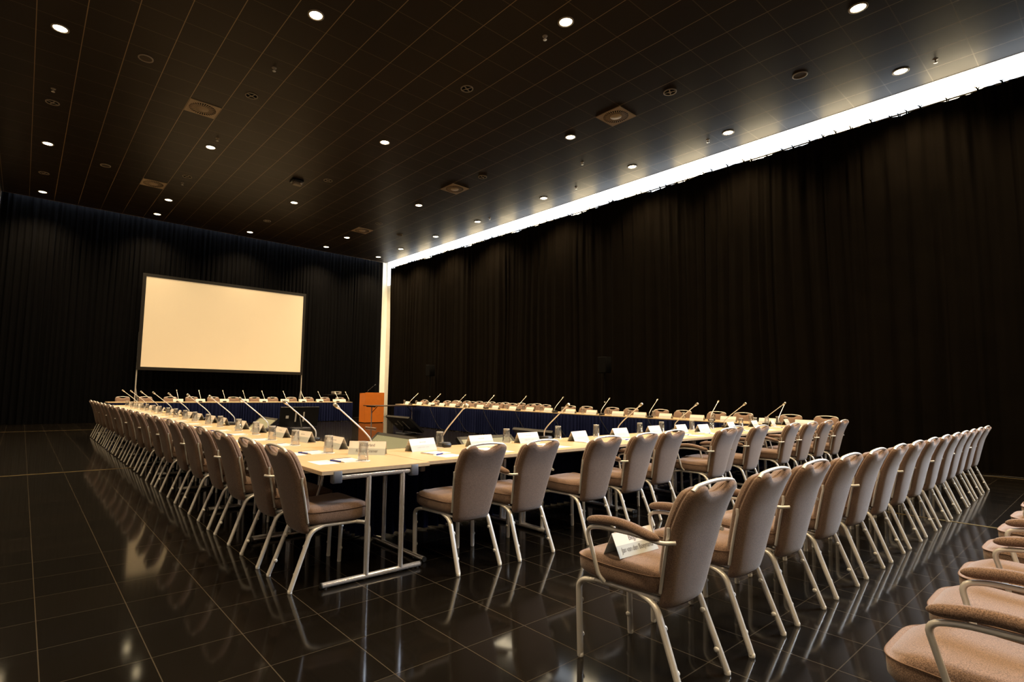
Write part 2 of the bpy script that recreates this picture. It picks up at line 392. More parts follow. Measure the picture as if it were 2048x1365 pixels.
for x, y, d in [(3.2, 10.97, 'beside the nearer square vent'), (.08, 14.05, 'by the dark side wall, nearer one'), (3.2, 16.55, 'beside the second aisle-side vent'), (.06, 19.03, 'by the dark side wall, next to the back curtain'), (6.35, 7.87, 'in the middle line between two big downlights'), (9.44, 5.32, 'beside the first vent near the glowing slot'), (6.34, 14.12, 'in the middle line beside the ceiling camera'), (9.47, 10.98, 'beside the second vent near the glowing slot'), (9.47, 16.64, 'beside the third vent near the glowing slot'), (6.34, 19.11, 'in the middle line by the back curtain')]:
    sx_.put((x, y, H), 0, 'round ceiling fitting with cross bars, ' + d, 'ceiling fitting', 'cross-barred ceiling fittings')
def sprinkler():
    r = empty('ceiling_sprinkler')
    MB().lathe([(.045, 0), (.04, -.008), (.012, -.012), (.012, -.05), (.0005, -.052)], 12).build('body', 'fixture', r)
    MB().lathe([(.001, -.058), (.032, -.06), (.032, -.064), (.001, -.066)], 12).build('deflector', 'alu', r); return r
sk = Maker(sprinkler())
for x, y, d in [(11.97, 1.73, 'first along the glowing slot'), (11.96, 5.81, 'second along the glowing slot'), (10.77, 8.54, 'set back from the slot between vents'), (11.97, 9.72, 'third along the glowing slot'), (3.21, 9.71, 'over the aisle tables, first'), (3.2, 13.47, 'over the aisle tables, second'), (3.21, 17.18, 'over the aisle tables, third'), (11.99, 13.5, 'fourth along the glowing slot'), (.07, 13.38, 'near the dark side wall'), (6.34, 5.8, 'beside a big middle downlight')]:
    sk.put((x, y, H), 0, 'small sprinkler head in the ceiling, ' + d, 'sprinkler', 'ceiling sprinklers')
t = empty('ceiling_camera', (5.68, 14.76, H)); tag(t, 'small dark camera hanging from the ceiling between downlights', 'camera')
MB().rbox((0, 0, -.03), (.34, .30, .06), .05).build('mount_plate', 'black_plastic', t); MB().rbox((0, -.04, -.10), (.26, .16, .09), .03).build('body', 'fixture', t)
MB().lathe([(.03, 0), (.03, .03), (.0005, .032)], 12, (.08, -.13, -.10), rot=Matrix.Rotation(PI / 2, 3, 'X')).build('lens', 'white_plastic', t)

# ------------------------------------------------------------------ chairs (origin midway between the rear feet, facing +y)
def back_center(z):
    P = [(.30, .128), (.34, .122), (.41, .10), (.55, .068), (.70, .030), (.80, -.012), (.885, -.058), (.93, -.082)]
    for (a, b), (c, d) in zip(P, P[1:]):
        if z <= c: return b + (d - b) * (z - a) / (c - a)
    return P[-1][1]
def halfw(v):  # v 0 bottom..1 top
    P = [(0, .158), (.03, .165), (.15, .173), (.35, .187), (.6, .205), (.75, .211), (.88, .210), (.95, .207), (1, .199)]
    for (a, b), (c, d) in zip(P, P[1:]):
        if v <= c: return b + (d - b) * (v - a) / (c - a)
    return P[-1][1]
def back_sheet(off_mid, off_edge, shrink, dip_c, zb=.325):
    """one face of the back; off = distance along y from the centre surface"""
    def fn(u, v):
        s = 2 * u - 1; ss = math.copysign(abs(s) ** .8, s)
        x = ss * (halfw(v) - shrink)
        arch = .022 * (1 - s * s) - .016 * abs(s) ** 9; dip = dip_c * math.exp(-(s / .40) ** 4)
        zt = .872 + arch - dip - shrink * .6
        bot = zb + shrink * .6 + .016 * abs(s) ** 7
        z = bot + (zt - bot) * v
        e = min(1.0, (1 - abs(ss)) / .16, v / .05 + .0, (1 - v) / .05); e = max(0, e); e = math.sqrt(1 - (1 - e) ** 2)
        return (x, back_center(z) + off_edge + (off_mid - off_edge) * e - .017 * (1 - s * s) * (1 if off_mid < 0 else .55), z)
    return fn
def curved(nu, nv, f):  # denser samples toward the edges
    def g(u, v):
        u2 = .5 - .5 * math.cos(PI * u); v2 = .5 - .5 * math.cos(PI * v); return f(u2, v2)
    return g
def shell_mesh():
    m = MB(); nu, nv = 19, 17
    a = curved(nu, nv, back_sheet(-.030, -.004, 0, .048)); b = curved(nu, nv, back_sheet(.006, .004, .004, .050))
    m.grid(a, nu, nv, flip=False); m.grid(b, nu, nv, flip=True)
    ring = [(i / (nu - 1), 0) for i in range(nu)] + [(1, j / (nv - 1)) for j in range(1, nv)] + [(i / (nu - 1), 1) for i in range(nu - 2, -1, -1)] + [(0, j / (nv - 1)) for j in range(nv - 2, 0, -1)]
    A, B = [a(*p) for p in ring], [b(*p) for p in ring]; n = len(ring)
    m.add(A + B, [(k, k + n, (k + 1) % n + n, (k + 1) % n) for k in range(n)])
    return m.mesh('backrest', ['fabric'])
def cushion_mesh():
    m = MB(); nu, nv = 15, 13
    a = curved(nu, nv, back_sheet(.008, .008, .012, .055, .40)); b = curved(nu, nv, back_sheet(.050, .016, .008, .052, .40))
    m.grid(a, nu, nv); m.grid(b, nu, nv, flip=True)
    ring = [(i / (nu - 1), 0) for i in range(nu)] + [(1, j / (nv - 1)) for j in range(1, nv)] + [(i / (nu - 1), 1) for i in range(nu - 2, -1, -1)] + [(0, j / (nv - 1)) for j in range(nv - 2, 0, -1)]
    A, B = [a(*p) for p in ring], [b(*p) for p in ring]; n = len(ring)
    m.add(A + B, [(k, k + n, (k + 1) % n + n, (k + 1) % n) for k in range(n)])
    return m.mesh('back_cushion', ['fabric'])
def seat_outline(ins, n=80, fy=0.0):
    """plan of the seat: rounded front, slightly narrower rear"""
    out = []
    for k in range(n):
        a = 2 * PI * k / n; c, s = math.cos(a), math.sin(a)
        ex = .45 if s > 0 else .30
        X = math.copysign(abs(c) ** ex, c); Y = math.copysign(abs(s) ** (.55 if s > 0 else .3), s)
        y = .335 + Y * .235; w = .225 - .028 * max(0, (.40 - y) / .3)
        out.append((X * (w - ins), .335 + Y * (.235 - ins) + fy, 0))
    return out
def seat_mesh():
    m = MB(); rings = []
    for ins, z in ((.045, .388), (.012, .392), (.001, .405), (0, .43), (0, .462), (.004, .478), (.016, .490), (.05, .499), (.10, .503), (.16, .505)):
        rings.append([(x, y, z + .012 * max(0, (y - .3)) / .25 - (.03 * max(0, y - .47) / .09 if z > .47 else 0) + .006 * (abs(x) / .22) ** 2 * (1 if z > .48 else 0)) for x, y, _ in seat_outline(ins)])
    m.loft(rings); return m.mesh('seat', ['fabric'])
def piping_mesh():
    pts = [(x * 1.005, y, .470 + .012 * max(0, (y - .3)) / .25 - .01 * max(0, y - .47) / .09) for x, y, _ in seat_outline(-.0015)]
    m = MB(); m.tube(pts + [pts[0]], .0024, 5, caps=False); return m.mesh('piping', ['piping'])
def side_tube(s):
    return fillet([(s * .207, .52, .0), (s * .208, .528, .352), (s * .196, .42, .378), (s * .176, .19, .378), (s * .160, .135, .372)], [0, .075, .05, .05, 0], 6)
CH = {}
def leg_front(s):
    P = fillet([(s * .207, .52, 0.012), (s * .208, .527, .360), (s * .199, .43, .3795)], [0, .085, 0], 7); return MB().tube(P, .0135, 9, flat=1.35, up=(0, 1, 0)).mesh('leg', ['alu'])
def leg_rear(s):
    P = fillet([(s * .193, 0.0, 0.012), (s * .176, .128, .350), (s * .178, .215, .3795)], [0, .08, 0], 7); return MB().tube(P, .0135, 9, flat=1.35, up=(0, 1, 0)).mesh('leg', ['alu'])
def glide(front, s):
    c = (s * .207, .52) if front else (s * .193, 0.0)
    return MB().lathe([(.0140, 0), (.0150, .004), (.0150, .016), (.012, .02)], 10, (c[0], c[1], 0), caps=True).mesh('glide', ['plastic_clear'])
def bumpers(front, s):
    m = MB()
    for z in (.10, .26):
        if front: c = Vector((s * (.2075 - .014), .52 + .02 * z, z))
        else: c = Vector((s * (.193 - .017 * z / .35 - .014), .365 * z, z))
        m.lathe([(.0125, 0), (.0125, .006), (.005, .009), (.0005, .009)], 9, c, rot=Matrix.Rotation(-s * PI / 2, 3, 'Y'))
    return m.mesh('bumper', ['plastic_clear'])
def frame_mesh():
    m = MB()
    for s in (-1, 1): m.tube(fillet([(s * .200, .44, .379), (s * .186, .28, .379), (s * .176, .17, .379), (s * .13, .115, .360), (0, .11, .352)], .06, 5), .0125, 8, flat=1.2)
    m.tube([(-.195, .43, .38), (.195, .43, .38)], .010, 8)
    for s in (-1, 1): m.tube([(s * .2, .36, .392), (s * .196, .30, .396), (s * .194, .26, .392)], .004, 5)
    return m.mesh('seat_frame', ['alu'])
def strip_mesh(s):
    pts = [(s * (halfw((z - .325) / .55) + .004), back_center(z) + .004, z) for z in (.405, .46, .52, .58, .64, .67)] + [(s * (halfw(.66) + .003), back_center(.70) + .012, .70)]
    return MB().tube(pts, .0075, 6).mesh('side_strip', ['alu'])
def handle_mesh():
    pts = []
    for k in range(15):
        q = -1 + 2 * k / 14; z = .876 + .021 * (1 - q * q) ** .9; pts.append((q * .186, back_center(z) - .006, z - (.012 if abs(q) > .99 else 0)))
    return MB().tube(pts, .0088, 7, flat=1.25).mesh('handle', ['alu'])
def arm_mesh(s):
    P = fillet([(s * .222, .365, .392), (s * .240, .385, .42), (s * .262, .435, .632), (s * .262, .36, .650), (s * .258, .16, .652), (s * .245, .055, .636), (s * .205, .012, .642)], [0, .03, .05, .05, .08, .04, 0], 5)
    return MB().tube(P, .0098, 8).mesh('arm', ['alu'])
def pad_mesh(s):
    pts, rr = [], []
    for k in range(17):
        q = .5 - .5 * math.cos(PI * k / 16); y = .432 - q * .37; z = .668 + .020 * math.sin(PI * min(1, q * 1.15)) - .014 * q ** 3
        pts.append((s * (.262 - .012 * q), y, z)); rr.append(.0212 * max(.03, 1 - abs(2 * q - 1) ** 8) ** .5)
    return MB().tube(pts, rr, 12, flat=1.1).mesh('arm_pad', ['fabric'])
for s in (-1, 1):
    CH['lf', s], CH['lr', s], CH['gf', s], CH['gr', s] = leg_front(s), leg_rear(s), glide(True, s), glide(False, s)
    CH['bf', s], CH['br', s], CH['st', s], CH['arm', s], CH['pad', s] = bumpers(True, s), bumpers(False, s), strip_mesh(s), arm_mesh(s), pad_mesh(s)
CH['seat'], CH['pipe'], CH['back'], CH['cush'], CH['frame'], CH['handle'] = seat_mesh(), piping_mesh(), shell_mesh(), cushion_mesh(), frame_mesh(), handle_mesh()
def ob(name, me, parent):
    o = bpy.data.objects.new(name, me); COL.objects.link(o); o.parent = parent; return o
def chair_proto(arms, full):
    r = empty('conference_chair')
    st = ob('seat', CH['seat'], r)
    if full: ob('piping', CH['pipe'], st)
    bk = ob('backrest', CH['back'], r); ob('back_cushion', CH['cush'], bk); ob('handle', CH['handle'], bk)
    for s in (-1, 1): ob('side_strip', CH['st', s], bk)
    ob('seat_frame', CH['frame'], r)
    for s in (-1, 1):
        for f in ('f', 'r'):
            l = ob('leg', CH['l' + f, s], r)
            if full: ob('glide', CH['g' + f, s], l); ob('bumper', CH['b' + f, s], l)
        if arms: a = ob('arm', CH['arm', s], r); ob('arm_pad', CH['pad', s], a)
    return r
MK = {(a, f): Maker(chair_proto(a, f)) for a in (0, 1) for f in (0, 1)}
def chair(x, y, rz, arms, full, label, group):
    MK[int(arms), int(full)].put((x, y, 0), rz + math.radians(random.uniform(-1.6, 1.6)), label, 'chair', group)
R90 = PI / 2
rowL = [3.553, 4.14, 4.845, 5.445, 6.18, 6.81, 7.6, 8.2, 8.975, 9.6, 10.3, 10.92, 11.7, 12.3, 13.05, 13.65, 14.42, 15.05, 15.85]
for i, y in enumerate(rowL):
    chair(1.37, y, -R90, i % 2 == 1, i < 8, 'brown conference chair%s, %s from the free table corner in the aisle row' % (' with arms' if i % 2 else ' without arms', ORD[i]), 'chairs along the aisle table row')
rowF = [(2.594, 2.98), (3.16, 2.957), (3.93, 2.91), (4.58, 2.94), (5.24, 3.03), (6.17, 2.90), (6.60, 3.02), (7.17, 2.95), (8.24, 2.95), (8.84, 2.93), (9.62, 2.96), (10.25, 2.93)]
for i, (x, y) in enumerate(rowF):
    arms = (i % 2 == 1) or i >= 8
    chair(x, y, 0, arms, True, 'taupe conference chair%s, %s from the aisle corner, backed to the spare row' % (' with arms' if arms else ' without arms', ORD[i]), 'chairs along the near table row')
row2 = [2.375, 3.02, 3.60, 4.23, 4.84, 5.45, 6.04, 6.65, 7.26, 7.85, 8.42, 9.01, 9.63, 10.3]
for i, x in enumerate(row2):
    y = 1.222 - .012 * math.sin(min(1, max(0, (x - 3) / 5)) * PI) + .02 * max(0, x - 8) * .9
    lab = 'taupe conference chair with a name card on its seat, at the spare row\'s open end' if i == 0 else 'taupe conference chair%s, %s in the spare row behind the near table row' % (' with arms' if i % 2 == 0 else ' without arms', ORD[i])
    chair(x, y, 0, i % 2 == 0, True, lab, 'spare row of chairs away from the tables')
for i, x in enumerate([2.30, 2.91, 3.49, 4.16, 4.79, 5.38, 5.98]):
    chair(x, -.04 + random.uniform(-.005, .005), 0, i % 2 == 0, True, 'tan conference chair%s, %s from the viewer in the row behind the spare row' % (' with arms' if i % 2 == 0 else ' without arms', ORD[i]), 'rearmost row of chairs cut by the frame')
rowR = [3.57, 4.18, 5.09, 5.6, 6.43, 6.99, 7.8, 8.31, 9.18, 9.75, 10.65, 11.24, 12.03, 12.48, 13.21, 13.95, 14.74, 15.34, 16.03, 16.76]
fix = lambda L, d: [v for v in L]
for i, y in enumerate(rowR):
    yy = y
    if i and yy - prev < .56: yy = prev + .56
    prev = yy
    chair(11.68, yy, R90, i % 2 == 1, False, 'tan conference chair facing the skirted tables by the black curtain, %s from the near end' % ORD[i], 'chairs along the table row by the black curtain')
for i, y in enumerate([11.65, 12.34, 13.08, 13.76, 14.4, 15.08, 15.72]):
    chair(12.37, y, R90, False, False, 'tan conference chair against the black curtain in the second line, %s from its near end' % ORD[i], 'second line of chairs against the black curtain')
rowB = [2.57, 3.22, 3.96, 4.63, 5.34, 6.04, 6.80, 7.48, 8.22, 8.92, 9.62, 10.3]
for i, x in enumerate(rowB):
    chair(x, 20.84, PI, i % 2 == 1, False, 'tan conference chair behind the table row under the projection screen, %s from the aisle end' % ORD[i], 'chairs under the projection screen')

# ------------------------------------------------------------------ tables (length 1.365 along x, depth .85 along y, seat side -y)
TL, TD, TZ = 1.365, .845, .74
def table_proto():
    r = empty('folding_table')
    top = MB().box((0, 0, TZ - .0115), (TL - .004, TD - .004, .023)).build('tabletop', 'maple', r)
    m = MB()
    for sy in (-1, 1): m.box((0, sy * (TD / 2 - .0015), TZ - .013), (TL - .003, .004, .0235))
    for sx in (-1, 1): m.box((sx * (TL / 2 - .0015), 0, TZ - .013), (.004, TD - .003, .0235))
    m.build('edge_band', 'edge', top)
    MB().box((0, 0, TZ - .042), (TL - .16, .05, .035)).box((0, TD / 2 - .15, TZ - .042), (TL - .16, .025, .035)).box((0, -TD / 2 + .15, TZ - .042), (TL - .16, .025, .035)).build('under_frame', 'black_plastic', r)
    for sx in (-1, 1):
        x = sx * (TL / 2 - .021); lf = empty('leg_frame'); lf.parent = r
        MB().tube([(x, -.30, .690), (x, .30, .690)], .0185, 12).build('top_tube', 'chrome', lf)
        for yy in (-.07, .20): MB().tube([(x, yy, .03), (x, yy, .685)], .0185, 12).build('upright', 'chrome', lf)
        MB().tube([(x, -.385, .022), (x, .365, .022)], .0185, 12).build('base_tube', 'chrome', lf)
        m = MB()
        for yy in (-.36, .34): m.lathe([(.014, 0), (.014, .012)], 10, (x, yy, 0), caps=True)
        for yy in (-.387, .367): m.lathe([(.019, -.004), (.019, .004)], 12, (x, yy, .022), rot=Matrix.Rotation(PI / 2, 3, 'X'), caps=True)
        m.build('foot', 'black_rubber', lf)
        m = MB()
        for yy in (-.30, .30): m.rbox((x, yy - .01, .695), (.05, .07, .08), .012)
        m.build('bracket', 'grey_plastic', lf)
    return r
tb = Maker(table_proto())
TXL = 1.51 + TD / 2
for i in range(10): tb.put((TXL, 3.28 + TL * (i + .5), 0), -R90, 'maple folding table with chrome legs, %s from the free corner in the aisle row' % ORD[i], 'table', 'aisle table row')
for i in range(6): tb.put((2.36 + TL * (i + .5), 3.325 + TD / 2, 0), 0, 'maple folding table, %s from the aisle corner in the row beside the spare chairs' % ORD[i], 'table', 'near table row')
for i in range(10): tb.put((10.56 + TD / 2, 3.30 + TL * (i + .5), 0), R90, 'maple folding table behind navy skirt by the black curtain, %s from the near end' % ORD[i], 'table', 'table row by the black curtain')
for i in range(6): tb.put((2.05 + TL * (i + .5), 19.65 + TD / 2, 0), PI, 'maple folding table behind navy skirt under the projection screen, %s from aisle end' % ORD[i], 'table', 'table row under the projection screen')
def skirt(p0, p1, nrm, label):
    a, b = Vector((*p0, 0)), Vector((*p1, 0)); n = Vector((*nrm, 0)); L_ = (b - a).length; rg = random.Random(int(L_ * 10)); f = fold_profile(L_, .07, .13, rg)
    mid = (a + b) / 2; o = empty('table_skirt', mid)
    def fn(u, v):
        amp = .052 * (1 - .45 * v) if v < .9 else .014
        p = a + (b - a) * u + n * (amp * f(L_ * u) + .012); return tuple(p - mid + Vector((0, 0, .02 + (.71 - .02) * v)))
    MB().grid(fn, int(L_ * 120), 8).build('pleated_cloth', 'navy', o)
    MB().box((0, 0, .708), (abs(b.x - a.x) + .002, abs(b.y - a.y) + .012, .028)).build('top_band', 'navy', o)
    for ch in o.children: pass
    tag(o, label, 'table skirt'); return o
skirt((10.55, 4.14), (10.55, 16.95), (-1, 0), 'navy pleated table skirt along the table row by the black curtain')
skirt((2.05, 19.63), (10.24, 19.63), (0, -1), 'navy pleated table skirt under the projection screen row')
skirt((2.31, 4.12), (10.55, 4.12), (0, 1), 'navy pleated skirt hanging inside the near table row')
skirt((2.31, 4.14), (2.31, 16.95), (1, 0), 'navy pleated skirt hanging inside the aisle table row')

# ------------------------------------------------------------------ things on the tables
def mic_proto():
    r = empty('desk_microphone')
    b = MB().rbox((0, 0, .02), (.105, .125, .04), .025).build('base', 'black_plastic', r)
    MB().rbox((0, -.03, .042), (.07, .05, .006), .008).build('button_panel', 'grey_plastic', b)
    P = fillet([(0, .03, .04), (0, .03, .10), (0, -.04, .175), (0, -.27, .362)], [0, .03, .06, 0], 5)
    MB().tube(P, [.0065] * (len(P) - 1) + [.0058], 7).build('gooseneck', 'mic_silver', r)
    d = Vector((0, -.23, .187)).normalized(); e = Vector((0, -.27, .362))
    h = MB().tube([e - d * .005, e + d * .012, e + d * .03, e + d * .066, e + d * .072], [.006, .010, .0145, .0155, .010], 10).build('head', 'mic_silver', r)
    MB().tube([e + d * .034, e + d * .040, e + d * .062, e + d * .066], [.012, .0163, .0166, .012], 10).build('grill', 'mic_grill', h)
    return r
mic = Maker(mic_proto())
micL = [4.1, 5.22, 6.6, 7.93, 9.2, 10.6, 12.05, 13.44, 14.85, 16.18]
for i, y in enumerate(micL): mic.put((2.295, y, TZ), -R90, 'silver gooseneck microphone on the aisle table row, %s from the free corner' % ORD[i], 'microphone', 'microphones on the aisle tables')
micF = [3.09, 4.50, 5.88, 7.25, 8.76, 10.32]
for i, x in enumerate(micF): mic.put((x, 4.08, TZ), 0, 'silver gooseneck microphone on the near table row, %s from the aisle corner' % ORD[i], 'microphone', 'microphones on the near tables')
micR = [4.0, 5.25, 6.62, 7.9, 9.35, 10.7, 12.04, 13.4, 14.75, 16.1]
for i, y in enumerate(micR): mic.put((10.66, y, TZ), R90, 'silver gooseneck microphone on the table row by the black curtain, %s from near end' % ORD[i], 'microphone', 'microphones on the tables by the black curtain')
micB = [3.98, 4.66, 5.43, 6.11, 6.78, 7.57, 8.26, 8.95, 9.66, 10.12]
for i, x in enumerate(micB): mic.put((x, 19.76, TZ), PI, 'silver gooseneck microphone under the projection screen, %s from the aisle end' % ORD[i], 'microphone', 'microphones under the projection screen')

CW, CHH, CD = .30, .105, .048
def card_proto(w=CW, fuzzy=True):
    r = empty('name_card'); t = .0012
    def face(side, lo, hi, mi, m):
        def P(k): return (side * CD * (1 - k), CHH * k)
        (ya, za), (yb, zb) = P(lo), P(hi)
        vs = [(-w / 2, ya, za), (w / 2, ya, za), (w / 2, yb, zb), (-w / 2, yb, zb)]
        i = [(x, y - side * t, z - t * .4) for x, y, z in vs]
        m.add(vs + i, [(0, 1, 2, 3), (7, 6, 5, 4), (0, 4, 5, 1), (1, 5, 6, 2), (3, 2, 6, 7), (0, 3, 7, 4)], mi, False)
    m = MB(); face(-1, 0, .48, 1, m); face(-1, .48, 1, 0, m); m.build('front_face', ['card_up', 'card_low'], r)
    m = MB(); face(1, 0, .48, 1, m); face(1, .48, 1, 0, m); m.build('rear_face', ['card_up', 'card_low'], r)
    if fuzzy:
        m = MB(); rg = random.Random(5)
        def mark(x, k, wd, hh):
            y, z = -CD * (1 - k), CHH * k; ty, tz = CD, CHH; l = math.hypot(ty, tz); ty /= l; tz /= l; o = .0008
            m.add([(x, y - o - ty * hh / 2, z - tz * hh / 2), (x + wd, y - o - ty * hh / 2, z - tz * hh / 2), (x + wd, y - o + ty * hh / 2, z + tz * hh / 2), (x, y - o + ty * hh / 2, z + tz * hh / 2)], [(0, 1, 2, 3)], 0, False)
        x = -.035
        while x < .03: wd = rg.uniform(.006, .011); mark(x, .70, wd, rg.choice((.006, .009))); x += wd + .003
        x = -.075
        while x < .07: wd = rg.uniform(.006, .012); mark(x, .30, wd, rg.choice((.006, .010))); x += wd + (.003 if rg.random() < .8 else .012)
        m.build('lettering', 'ink_pale', r)
    return r
def lettered(root, lines, w):
    n = Vector((0, -CHH, CD)).normalized(); ang = math.atan2(CHH, CD)
    for txt, k, size in lines:
        c = bpy.data.curves.new('lettering', 'FONT'); c.body = txt; c.size = size; c.align_x = 'CENTER'; c.align_y = 'CENTER'; c.space_character = .92
        tmp = bpy.data.objects.new('lettering', c); COL.objects.link(tmp)
        me = bpy.data.meshes.new_from_object(tmp.evaluated_get(bpy.context.evaluated_depsgraph_get())); bpy.data.objects.remove(tmp)
        me.materials.clear(); me.materials.append(M['ink']); o = bpy.data.objects.new('lettering', me); COL.objects.link(o); o.parent = root
        p = Vector((0, -CD * (1 - k), CHH * k)) + Vector((0, -CHH, CD)).normalized() * 0.0012
        o.location = p; o.rotation_euler = (ang, 0, 0); o.scale = (.86, 1, 1)
cm = Maker(card_proto())
def glass_proto():
    r = bpy.data.objects.new('drinking_glass', MB().lathe([(.0395, 0), (.0405, .002), (.0330, .134), (.031, .140), (.0005, .140), (.0005, .126), (.0295, .126), (.0375, .002), (.0395, 0)], 18).mesh('drinking_glass', ['glass'])); COL.objects.link(r)
    MB().lathe([(.0325, .1335), (.0338, .137), (.0315, .1408), (.0290, .1405), (.0285, .137)], 18).lathe([(.0300, .1245), (.0312, .126), (.0300, .1275)], 18).build('base_ring', 'glass_rim_highlight', r)
    MB().lathe([(.0385, .0), (.0412, .0012), (.0408, .0036), (.0385, .003)], 18).build('rim', 'glass_rim_highlight', r)
    return r
gm = Maker(glass_proto())
def coaster_proto():
    r = bpy.data.objects.new('paper_coaster', MB().lathe([(.052, 0), (.054, .001), (.052, .0022), (.0005, .0022)], 18, caps=True).mesh('paper_coaster', ['paper'])); COL.objects.link(r); return r
com = Maker(coaster_proto())
def sheet_proto():
    r = empty('paper_sheet')
    MB().box((0, 0, .0008), (.21, .155, .0012)).build('sheet', 'paper', r); return r
shm = Maker(sheet_proto())
def pad_proto():
    r = empty('notepad'); MB().box((0, 0, .003), (.15, .21, .006)).build('pages', 'paper', r)
    MB().box((0, .095, .0065), (.15, .018, .001)).box((.045, -.09, .0065), (.05, .016, .001)).build('printed_band', 'dark_blue', r); return r
pdm = Maker(pad_proto())
def pen_proto():
    r = empty('ballpoint_pen'); MB().tube([(-.065, 0, .005), (.045, 0, .005)], .005, 7).build('barrel', 'blue', r)
    MB().tube([(.045, 0, .005), (.068, 0, .004), (.073, 0, .003)], [.005, .003, .001], 7).build('tip', 'white_plastic', r)
    MB().box((-.045, 0, .0108), (.04, .003, .002)).build('clip', 'blue', r); return r
pnm = Maker(pen_proto())
def place_setting(pos, rz, along, card_off, glass_off, papers, where, grp, wob, card=True, dcard=.66, dglass=.52):
    """pos = point of the table edge in front of the seat; along = unit vector along the edge; into the table = the seat's facing"""
    f = Vector((-math.sin(rz), math.cos(rz))); a = Vector(along); p = Vector(pos)
    if card:
        q = p + a * card_off + f * dcard; cm.put((q.x, q.y, TZ), rz + wob, 'white folded name card ' + where, 'name card', 'name cards ' + grp)
    q = p + a * glass_off + f * dglass
    com.put((q.x, q.y, TZ), 0, 'white coaster under the glass ' + where, 'coaster', 'coasters ' + grp)
    gm.put((q.x, q.y, TZ + .0022), 0, 'upturned clear tumbler ' + where, 'glass', 'glasses ' + grp)
    if papers:
        q = p + a * .12 + f * .19; shm.put((q.x, q.y, TZ), rz + wob * .5, 'white paper sheet ' + where, 'paper sheet', 'paper sheets ' + grp)
        q = p + a * .13 + f * .385; pdm.put((q.x, q.y, TZ), rz + R90 + wob, 'notepad with dark blue print ' + where, 'notepad', 'notepads ' + grp)
        q = p + a * .10 + f * .285; pnm.put((q.x, q.y, TZ + .001), rz + .35 + wob, 'blue ballpoint pen ' + where, 'pen', 'pens ' + grp)
rg = random.Random(11)
for i, y in enumerate(rowL):
    place_setting((1.51, y), -R90, (0, 1), .36, .05, True, 'at the %s aisle-row seat from the free corner' % ORD[i], 'on the aisle tables', rg.uniform(-.12, .12), card=i > 0, dcard=.685, dglass=.47 if i < 4 else .55)
cardF = {0: (2.74, 3.95), 1: (3.44, 3.97), 2: (4.11, 3.99), 3: (4.76, 3.84), 4: (5.64, 3.92), 5: (6.49, 3.98), 6: (7.12, 3.95), 7: (7.51, 3.83), 8: (8.6, 3.94), 9: (9.55, 3.98), 10: (10.01, 3.87), 11: (10.75, 3.92)}
glassF = [3.04, 3.90, 4.75, 5.40, 6.33, 6.86, 7.69, 8.29, 9.31, 9.86, 10.35, 10.83]
for i, (x, _) in enumerate(rowF):
    c = cardF[i]
    place_setting((x, 3.325), 0, (1, 0), c[0] - x, glassF[i] - x, True, 'at the %s near-row seat from the aisle corner' % ORD[i], 'on the near tables', rg.uniform(.0, .25), dcard=c[1] - 3.325, dglass=.76 if i != 2 else .80)
cardR = [3.63, 4.25, 4.98, 5.62, 6.33, 6.96, 7.54, 8.3, 8.96, 9.71, 10.38, 11.05, 11.78, 12.47, 13.17, 13.84, 14.41, 15.01, 15.73, 16.5]
for i, y in enumerate(cardR):
    place_setting((11.405, y), R90, (0, 1), 0, .34, False, 'at the %s curtain-row seat from the near end' % ORD[i], 'on the tables by the black curtain', rg.uniform(-.1, .1), dcard=.60, dglass=.52)
for i, x in enumerate(micB[:-1]):
    cm.put((x + .05, 20.0, TZ), PI + rg.uniform(-.1, .1), 'white folded name card behind the %s microphone under the projection screen' % ORD[i], 'name card', 'name cards under the projection screen')
cm.put((9.98, 20.05, TZ), PI, 'white folded name card at the podium end under the projection screen', 'name card', 'name cards under the projection screen')
def big_card(loc, rz, lines, label, z=0):
    r = card_proto(fuzzy=False); r.location = loc; r.rotation_euler = (0, 0, rz); lettered(r, lines, CW); tag(r, label, 'name card'); return r
big_card((2.21, 3.95, TZ), math.radians(-41), [('Switzerland', .71, .034), ('Robert Cramer', .28, .036)], 'white folded name card with two grey text lines at the free table corner')
big_card((2.335, 1.56, .506), math.radians(-3), [('Belgium', .70, .036), ('Jan van den Boeynants', .28, .034)], 'white folded name card lettered Belgium standing on a chair seat')
# a second seat card further along the spare row
r = card_proto(); r.location = (3.60, 1.545, .506); r.rotation_euler = (0, 0, .06); tag(r, 'white folded name card on the third seat of the spare row', 'name card')

# ------------------------------------------------------------------ projection screen
t = empty('projection_screen', (5.89, 21.35, 0)); tag(t, 'large cream projection screen in a black frame on thin legs', 'projection screen')
SW, Z0, Z1 = 5.86, 1.80, 5.16; e = .11
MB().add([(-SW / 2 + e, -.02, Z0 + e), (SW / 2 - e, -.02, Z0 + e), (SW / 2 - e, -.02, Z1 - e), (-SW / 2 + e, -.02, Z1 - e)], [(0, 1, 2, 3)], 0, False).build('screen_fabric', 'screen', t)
m = MB()
for sx in (-1, 1): m.box((sx * (SW / 2 - e / 2), 0, (Z0 + Z1) / 2), (e, .05, Z1 - Z0))
for z in (Z0 + e / 2, Z1 - e / 2): m.box((0, 0, z), (SW - .02, .052, e))
m.build('frame', 'frame_black', t)
for sx in (-1, 1):
    l = MB().box((sx * (SW / 2 - .02), .045, 1.55), (.035, .035, 3.1)).build('leg', 'alu', t)
    MB().tube([(sx * (SW / 2 - .02), .045, 1.25), (sx * (SW / 2 - .22), -.0, .03)], .010, 6).build('brace', 'alu', l)
    MB().box((sx * (SW / 2 - .02), -.02, .015), (.05, .5, .03)).build('foot', 'black_plastic', l)

